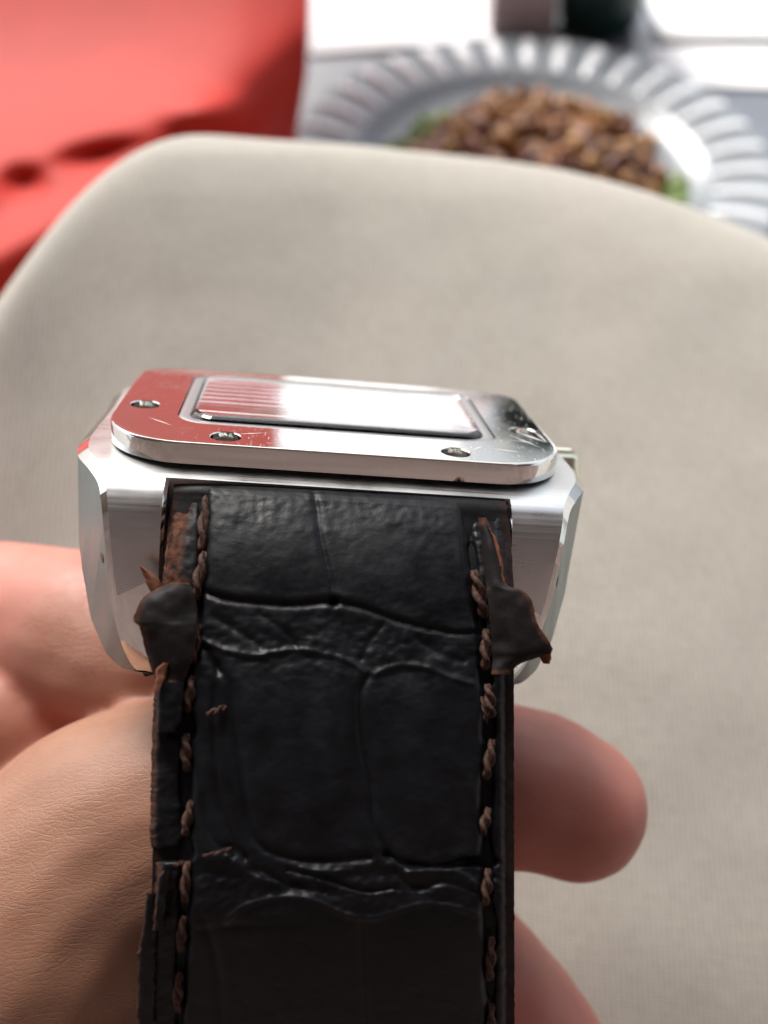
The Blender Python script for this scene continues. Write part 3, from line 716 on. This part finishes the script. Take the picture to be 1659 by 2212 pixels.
# gentle pillow of the big scales, wrinkling between them
for cx, cy, rx, ry, a in ((565, 1190, 120, 110, .22), (860, 1200, 140, 120, .22), (640, 1640, 130, 200, .35), (915, 1650, 110, 200, .3), (640, 2120, 140, 150, .4), (920, 2140, 120, 150, .3)):
    H += a * np.exp(-(((Ug - cx) / rx) ** 4 + ((Vg - cy) / ry) ** 4))
fine = np.array([[noise.noise(Vector((u * .02, v * .03, 1))) + .6 * noise.noise(Vector((u * .06, v * .08, 4))) for u in ss[::2] * 740] for v in vs_[::2]])
fine = np.repeat(np.repeat(fine, 2, 0), 2, 1)[:Ug.shape[0], :Ug.shape[1]]
kk = np.array([1, 2, 1]) / 4.
fine = (fine + np.roll(fine, 1, 0) + np.roll(fine, 1, 1) + np.roll(fine, -1, 0) + np.roll(fine, -1, 1)) / 5
zone = .8 * np.exp(-((Vg - 1385) / 70.) ** 2) + np.exp(-((Vg - 1910) / 60.) ** 2) + .55 * np.exp(-((Vg - 1110) / 35.) ** 2) + .22
H += .16 * fine * zone
H += .10 * fine * (1 - inn)
bump_top = np.exp(-((Vg - 1075) / 18.) ** 2) * np.exp(-((Ug - 425) / 30.) ** 2) * .35; H += bump_top
# scuffed raw leather along the upper left border
wear = 1.1 * np.exp(-np.clip(Ug - (ip(Vg, [1030, 1100, 1250, 1400], [412, 400, 372, 350])), 0, None) ** 2 / 200.) * (Vg < 1300) + .8 * np.exp(-((Sg) / .012) ** 2) + .35 * np.exp(-((1 - Sg) / .008) ** 2)
wear += 1.0 * np.exp(-((Ug - 365) / 30.) ** 2 - ((Vg - 1268) / 12.) ** 2)
H -= .25 * np.clip(wear, 0, 1) * (Vg < 1300)
edge_drop = -.55 * np.exp(-(Sg / .012) ** 2) - .5 * np.exp(-((1 - Sg) / .010) ** 2)
Dg = dS(Vg) - H - edge_drop * 1.0 + .35 + tilt(Ug)
Pf = P(Ug, VT(Vg, Sg), Dg)
nr, nc = Ug.shape
# back side of the top leather
dB = dS(vs_)[:, None] + 1.2 + 0 * ss[None, ::26]
Ub = LE + (RE - LE) * ss[None, ::26]
Pb = P(Ub, VT(Vg[:, ::26], Sg[:, ::26]), dB + tilt(Ub)); nb = Pb.shape[1]
strap_base = C2W(P(720, 1060, 76))[0]
allV = np.vstack([Pf.reshape(-1, 3), Pb.reshape(-1, 3)])
f = [tuple(reversed(q)) for q in grid_faces(nr, nc)] + grid_faces(nr, nb, nr * nc)
o0 = nr * nc
for i in range(nr - 1):
    f.append((i * nc, (i + 1) * nc, o0 + (i + 1) * nb, o0 + i * nb)); f.append(((i + 1) * nc - 1, o0 + (i + 1) * nb - 1, o0 + (i + 2) * nb - 1, (i + 2) * nc - 1))
strap = mesh_obj('strap', C2W(allV), f, LEATHER, watch, sharp=60)
set_attr(strap, 'wear', np.concatenate([np.clip(wear, 0, 1).ravel(), np.zeros(nr * nb)]))

def slab(name, vv, ul, ur, df, db, m, parent, wearv=0., nc=10, jk=0, ja=0.):
    """a strip of leather between two edges (functions sampled on vv), front depth df, back depth db"""
    vv = np.asarray(vv, float); s = np.linspace(0, 1, nc); jit = np.array([noise.noise(Vector((x * .09, jk, 2))) * ja for x in vv])
    U_ = (ul + jit)[:, None] + ((ur - ul))[:, None] * s; V_ = vv[:, None] + 0 * s
    rnd = .35 * (1 - np.abs(2 * s - 1) ** 6)
    V_ = VT(V_, np.clip((U_ - 350) / 750., 0, 1))
    df = df[:, None] + tilt(U_); db = db[:, None] + tilt(U_)
    A = P(U_, V_, df - rnd[None, :] + .12 * np.array([[noise.noise(Vector((a * .05, b * .05, jk))) for a in ra] for ra, b in zip(U_, vv)])); B = P(U_, V_, db + 0 * s[None, :])
    n_ = len(vv); ring_ = np.concatenate([A, B[:, ::-1]], axis=1); m_ = ring_.shape[1]
    f = grid_faces(n_, m_, closed=True) + [tuple(range(m_)), tuple(reversed(range((n_ - 1) * m_, n_ * m_)))]
    o = mesh_obj(name, C2W(ring_.reshape(-1, 3)), f, m, parent, sharp=50)
    bm = bmesh.new(); bm.from_mesh(o.data); bmesh.ops.recalc_face_normals(bm, faces=bm.faces); bm.to_mesh(o.data); bm.free()
    w = np.zeros((n_, m_)); w[:, 0] = w[:, nc - 1] = wearv; w[:, nc:] = wearv; set_attr(o, 'wear', w.ravel()); return o
lv = np.concatenate([np.linspace(1053, 1100, 14)[:-1], np.linspace(1100, 2440, 130)])
slab('lining', lv, ip(lv, [1030, 1250, 1480, 1830, 1930, 1945, 2080, 2440], [379, 358, 336, 330, 328, 318, 306, 296]), ip(lv, [1030, 1070, 1120, 1250, 1480, 2440], [1088, 1094, 1102, 1110, 1110, 1112]), dS(lv) + ip(lv, [1040, 1066, 1100, 1150], [-.6, -.1, .5, 1.0]), dS(lv) + ip(lv, [1030, 1100, 2440], [3.0, 3.4, 3.6]), LINING, strap, .15, 24, 3, 2.)
# frayed strips of lining along the lower left edge
lv = np.linspace(1930, 2440, 60); slab('frayed_edge', lv, ip(lv, [1930, 1990, 2060, 2440], [316, 310, 298, 290]), ip(lv, [1930, 2440], [338, 330]), dS(lv) + .2, dS(lv) + 1.0, LEATHER, strap, .8, 8, 9, 7.)
lv = np.linspace(1880, 2010, 24); slab('frayed_edge', lv, ip(lv, [1880, 1900, 2010], [352, 340, 330]), ip(lv, [1880, 1920, 2010], [366, 360, 350]), dS(lv) - .5, dS(lv) + .2, LEATHER, strap, .9, 6, 4, 5.)
lv = np.linspace(1480, 1585, 24); slab('frayed_edge', lv, ip(lv, [1480, 1585], [340, 338]), ip(lv, [1480, 1560, 1585], [398, 392, 376]), dS(lv) - .75, dS(lv) + .3, LEATHER, strap, .25, 10, 6, 3.)
lv = np.linspace(1440, 1500, 14); slab('frayed_edge', lv, ip(lv, [1440, 1455, 1500], [352, 336, 334]), ip(lv, [1440, 1500], [366, 348]), dS(lv) - .9, dS(lv) + .1, RAW, strap, .9, 6, 2, 4.)

# torn flaps standing off the edges
def flap(name, rows, thick, m, lab=None):
    """rows: (v, u_inner, u_outer, depth_inner, depth_outer)"""
    rr = crom([r + (0,) for r in rows], 44)[:, :5]; n_ = 16; s = np.linspace(0, 1, n_)
    A = []; 
    for v, a, b, da, db in rr:
        j1 = 2.6 * noise.noise(Vector((v * .11, 3, 1))) + 1.5 * noise.noise(Vector((v * .31, 3, 1)))
        u = a + (b + j1 - a) * s; dd = tilt(u) + da + (db - da) * s ** 1.6 - .35 * np.sin(s * math.pi) + np.array([.09 * noise.noise(Vector((x * .04, v * .04, 8))) for x in u])
        A.append(P(u, v + 6 * s * 0, dd))
    A = np.array(A); B = A + np.array([0, -.12, -thick]); m_ = len(A)
    Q = np.concatenate([A, B[:, ::-1]], 1); k = Q.shape[1]
    f = grid_faces(m_, k, closed=True) + [tuple(range(k)), tuple(reversed(range((m_ - 1) * k, m_ * k)))]
    o = mesh_obj(name, C2W(Q.reshape(-1, 3)), f, m, strap, sharp=50)
    bm = bmesh.new(); bm.from_mesh(o.data); bmesh.ops.recalc_face_normals(bm, faces=bm.faces); bm.to_mesh(o.data); bm.free()
    w = np.zeros((m_, k)); w[:, n_ - 1:n_ + 2] = 1.; w[:2, :] = .9; w[-2:, :] = .7; w[:, n_:] = .9
    w[:, n_ - 2] = .4; w = np.maximum(w, .04)
    set_attr(o, 'wear', w.ravel())
    if lab: o['label'] = lab
    return o
flap('torn_flap', [(1258, 408, 372, 68.3, 68.6), (1272, 415, 340, 68.0, 68.3), (1288, 420, 312, 67.8, 67.9), (1312, 424, 297, 67.7, 67.5), (1340, 424, 288, 67.4, 67.3), (1352, 424, 300, 67.25, 67.25), (1385, 420, 309, 67.0, 67.3), (1425, 412, 320, 66.8, 67.4), (1455, 400, 330, 66.8, 67.3), (1478, 392, 345, 66.7, 67.0)], .32, LINING, 'torn dark leather flap jutting from the left edge of the strap')
flap('torn_flap', [(1118, 1034, 1050, 70.6, 70.4), (1160, 1040, 1068, 69.7, 69.4), (1210, 1046, 1084, 69.0, 68.6), (1262, 1052, 1094, 68.3, 67.9), (1275, 1052, 1128, 68.1, 67.2), (1300, 1056, 1150, 67.8, 66.7), (1345, 1060, 1160, 67.4, 66.4), (1385, 1064, 1186, 67.1, 66.0), (1408, 1066, 1192, 66.9, 66.0), (1420, 1066, 1160, 66.9, 66.5), (1436, 1064, 1118, 66.8, 66.7), (1456, 1062, 1104, 66.6, 66.6)], .36, LINING, 'large torn dark flap with raw brown edge curling off the right edge')
flap('torn_flap', [(1398, 1168, 1190, 66.6, 66.2), (1412, 1166, 1191, 66.6, 66.3), (1424, 1172, 1190, 66.7, 66.4), (1434, 1178, 1187, 66.8, 66.6)], .9, RAW)
flap('torn_flap', [(1222, 304, 300, 69.6, 69.8), (1238, 330, 308, 69.4, 69.6), (1256, 344, 314, 69.2, 69.4), (1280, 350, 326, 69.0, 69.2), (1300, 356, 334, 68.8, 69.0)], .4, RAW, 'thin brown shard of leather by the left lug')
flap('leather_curl', [(1140, 1058, 1052, 70.0, 69.8), (1160, 1060, 1070, 69.8, 69.2), (1190, 1066, 1080, 69.3, 68.8), (1230, 1074, 1086, 68.8, 68.4), (1262, 1082, 1092, 68.4, 68.0)], .35, RAW)
0 and flap('leather_curl', [(1050, 1008, 1030, 73.3, 73.2), (1064, 1006, 1052, 72.4, 72.2), (1080, 1010, 1044, 71.9, 71.9), (1094, 1020, 1034, 71.8, 71.9)], .35, LEATHER)

# stitches: two twisted strands each
def strand_mesh(bm, p0, p1, r, turns, bulge, n_=26, seg=8):
    p0, p1 = np.array(p0), np.array(p1); ax = (p1 - p0); Ln = np.linalg.norm(ax); ax /= Ln
    up = np.array([0, 0, 1.]); sx = np.cross(ax, up); sx /= np.linalg.norm(sx); sy = np.cross(sx, ax)
    for ph in (0, math.pi):
        prev = None
        for i in range(n_):
            t = i / (n_ - 1); a = ph + turns * 2 * math.pi * t; taper = min(1, (math.sin(math.pi * min(max(t, .02), .98))) ** .4 + .12)
            c = p0 + ax * Ln * t + (sx * math.cos(a) + sy * math.sin(a)) * r * .55 * taper + up * (bulge * math.sin(math.pi * t) ** .6 - bulge * .5)
            vs = []
            for k in range(seg):
                b = 2 * math.pi * k / seg; vs.append(bm.verts.new(C2W(c + (sx * math.cos(b) + sy * math.sin(b)) * r * .62 * taper)[0]))
            if prev:
                for k in range(seg): bm.faces.new((prev[k], prev[(k + 1) % seg], vs[(k + 1) % seg], vs[k]))
            else: bm.faces.new(vs)
            prev = vs
        bm.faces.new(prev)
def stitch(a, b, r=.40, lift=.25, turns=1.05, bulge=.35):
    r *= 1.12
    bm = bmesh.new(); da, db = dS(a[1]) - lift + tilt(a[0]), dS(b[1]) - lift + tilt(b[0])
    ta, tb_ = VT(a[1], (a[0] - 350) / 750.), VT(b[1], (b[0] - 350) / 750.)
    strand_mesh(bm, P(a[0], ta, da), P(b[0], tb_, db), r, turns, bulge); bm_obj('stitch', bm, THREAD, strap, sharp=None)
for a, b, r in (((446, 1096), (436, 1190), .42), ((440, 1214), (424, 1296), .42), ((428, 1366), (416, 1432), .38), ((416, 1474), (404, 1536), .38), ((402, 1596), (404, 1660), .36), ((412, 1738), (400, 1800), .34),
                ((404, 1872), (400, 1945), .34), ((396, 1990), (390, 2050), .34), ((388, 2110), (384, 2180), .34), ((386, 2230), (382, 2300), .34),
                ((1026, 1228), (1044, 1312), .46), ((1050, 1356), (1048, 1430), .40), ((1054, 1478), (1062, 1538), .38), ((1062, 1604), (1050, 1676), .38), ((1054, 1752), (1040, 1800), .36),
                ((1054, 1886), (1048, 1950), .36), ((1062, 2036), (1058, 2110), .34), ((1062, 2180), (1060, 2250), .34)):
    ex = ((b[0] - a[0]) * .13, (b[1] - a[1]) * .13)
    stitch((a[0] - ex[0], a[1] - ex[1]), (b[0] + ex[0], b[1] + ex[1]), r * .95, .04)
stitch((444, 1548), (488, 1530), .22, .75, 1.2)
for a, b in (((436, 1850), (500, 1832)), ((372, 1868), (396, 1862)), ((1040, 1500), (1052, 1560)), ((1090, 1260), (1075, 1300))): stitch(a, b, .13, .75, 1.3, .4)

# ------------------------------------------------------------------ the hand
def tube(bm, pts, rad, seg=20, n_=None):
    A = crom([tuple(p) + (r,) for p, r in zip(pts, rad)], n_ or len(pts) * 7)
    cap = []
    def rings(c, ax, r):
        up = np.array([0, 0, 1.]) if abs(ax[2]) < .8 else np.array([0, 1., 0]); sx = np.cross(ax, up); sx /= np.linalg.norm(sx); sy = np.cross(ax, sx)
        return [bm.verts.new(c + (sx * math.cos(2 * math.pi * k / seg) + sy * math.sin(2 * math.pi * k / seg)) * r) for k in range(seg)]
    L = []
    ax0 = A[1, :3] - A[0, :3]; ax0 /= np.linalg.norm(ax0); ax1 = A[-1, :3] - A[-2, :3]; ax1 /= np.linalg.norm(ax1)
    for k in range(5, 0, -1):
        t = math.pi / 2 * k / 5.3; L.append((A[0, :3] - ax0 * A[0, 3] * math.sin(t), ax0, A[0, 3] * math.cos(t)))
    for i in range(len(A)):
        a = A[min(i + 1, len(A) - 1), :3] - A[max(i - 1, 0), :3]; a /= np.linalg.norm(a); L.append((A[i, :3], a, A[i, 3]))
    for k in range(1, 6):
        t = math.pi / 2 * k / 5.3; L.append((A[-1, :3] + ax1 * A[-1, 3] * math.sin(t), ax1, A[-1, 3] * math.cos(t)))
    prev = None
    for c, a, r in L:
        vs = rings(c, a, r)
        if prev:
            for k in range(seg): bm.faces.new((prev[k], prev[(k + 1) % seg], vs[(k + 1) % seg], vs[k]))
        else: bm.faces.new(list(reversed(vs)))
        prev = vs
    bm.faces.new(prev)
chains = {
 'index': [(-520, 1700, 122, 12), (-330, 1350, 112, 9), (-110, 1308, 106, 7.6), (50, 1335, 104, 8.6), (190, 1382, 101.5, 10.2), (330, 1420, 99, 9.6), (560, 1430, 98, 8.6), (760, 1440, 97, 7.6)],
 'middle': [(-520, 1950, 122, 12), (-240, 1560, 104, 8.4), (-30, 1566, 97.5, 7.6), (90, 1655, 98, 6.8), (330, 1680, 99, 8.0), (700, 1640, 97, 8.6), (980, 1680, 96, 8.6), (1140, 1706, 95, 8.4), (1238, 1742, 94.5, 7.6)],
 'ring': [(-480, 2250, 124, 12), (-100, 1980, 114, 10), (300, 1950, 108, 9.5), (700, 1980, 104, 9.2), (940, 2060, 101, 8.8), (1090, 2200, 100, 8.6), (1210, 2350, 100, 7.8)],
 'little': [(-420, 2560, 126, 11), (0, 2300, 118, 9), (400, 2280, 112, 8.4), (760, 2380, 108, 8), (900, 2520, 106, 7.2)],
 'thumb': [(-640, 2900, 108, 20), (-330, 2500, 96, 20), (-60, 2240, 89, 18.5), (140, 2010, 86.5, 16.2), (262, 1850, 85.5, 13.8), (400, 1760, 84.5, 11.5), (560, 1700, 83.5, 10), (700, 1660, 83, 8.6)],
 'thumb_fill': [(-560, 2200, 104, 17), (-250, 2150, 96, 16), (20, 2080, 90, 14.5), (190, 1900, 88, 12.4)],
 'heel': [(-60, 3000, 98, 17), (60, 2600, 93, 16), (140, 2330, 89, 14)],
 'palm1': [(-560, 1800, 124, 14), (-600, 2300, 124, 18), (-640, 2900, 122, 22)],
 'palm2': [(-420, 2100, 122, 14), (-380, 2500, 120, 18), (-560, 3000, 116, 24)],
 'wrist': [(-600, 2800, 116, 25), (-800, 3500, 118, 26), (-1100, 4600, 124, 29)],
}
bm = bmesh.new()
for k, ch in chains.items():
    pts = [P(a, b, c) for a, b, c, r in ch]; tube(bm, pts, [r for *_, r in ch])
bmesh.ops.recalc_face_normals(bm, faces=bm.faces)
for v in bm.verts: v.co = Vector(C2W(np.array(v.co))[0])
hb = Vector(C2W(P(0, 1900, 100))[0])
hand = bm_obj('person', bm, SKIN, None, base=hb, sharp=None)
md = hand.modifiers.new('r', 'REMESH'); md.mode = 'VOXEL'; md.voxel_size = .0007
md = hand.modifiers.new('s', 'SMOOTH'); md.factor = .5; md.iterations = 7
apply_mods(hand); hand.data.materials.clear(); hand.data.materials.append(SKIN)
hand.data.polygons.foreach_set('use_smooth', [True] * len(hand.data.polygons))
nvh = len(hand.data.vertices); co = np.zeros(nvh * 3); hand.data.vertices.foreach_get('co', co); co = co.reshape(-1, 3) + np.array(hb)
cc = (co - CMn[:3, 3]) @ CMn[:3, :3] / MM
pink = np.maximum(1 / (1 + np.exp(-((-cc[:, 2]) - 92.) / 2.2)), 1 / (1 + np.exp(-(cc[:, 0] - 6.) / 2.)))
set_attr(hand, 'pink', pink)
# soft natural unevenness of the flesh
nrm = np.zeros(nvh * 3); hand.data.vertices.foreach_get('normal', nrm); nrm = nrm.reshape(-1, 3)
dsp = np.array([.35 * noise.noise(Vector(p) * .09) + .12 * noise.noise(Vector(p) * .3) for p in cc])
hand.data.vertices.foreach_set('co', (co - np.array(hb) + nrm * dsp[:, None] * MM).ravel()); hand.data.update()
tag(hand, 'bare left hand holding the watch from behind, one fingertip showing right of the strap', 'hand')
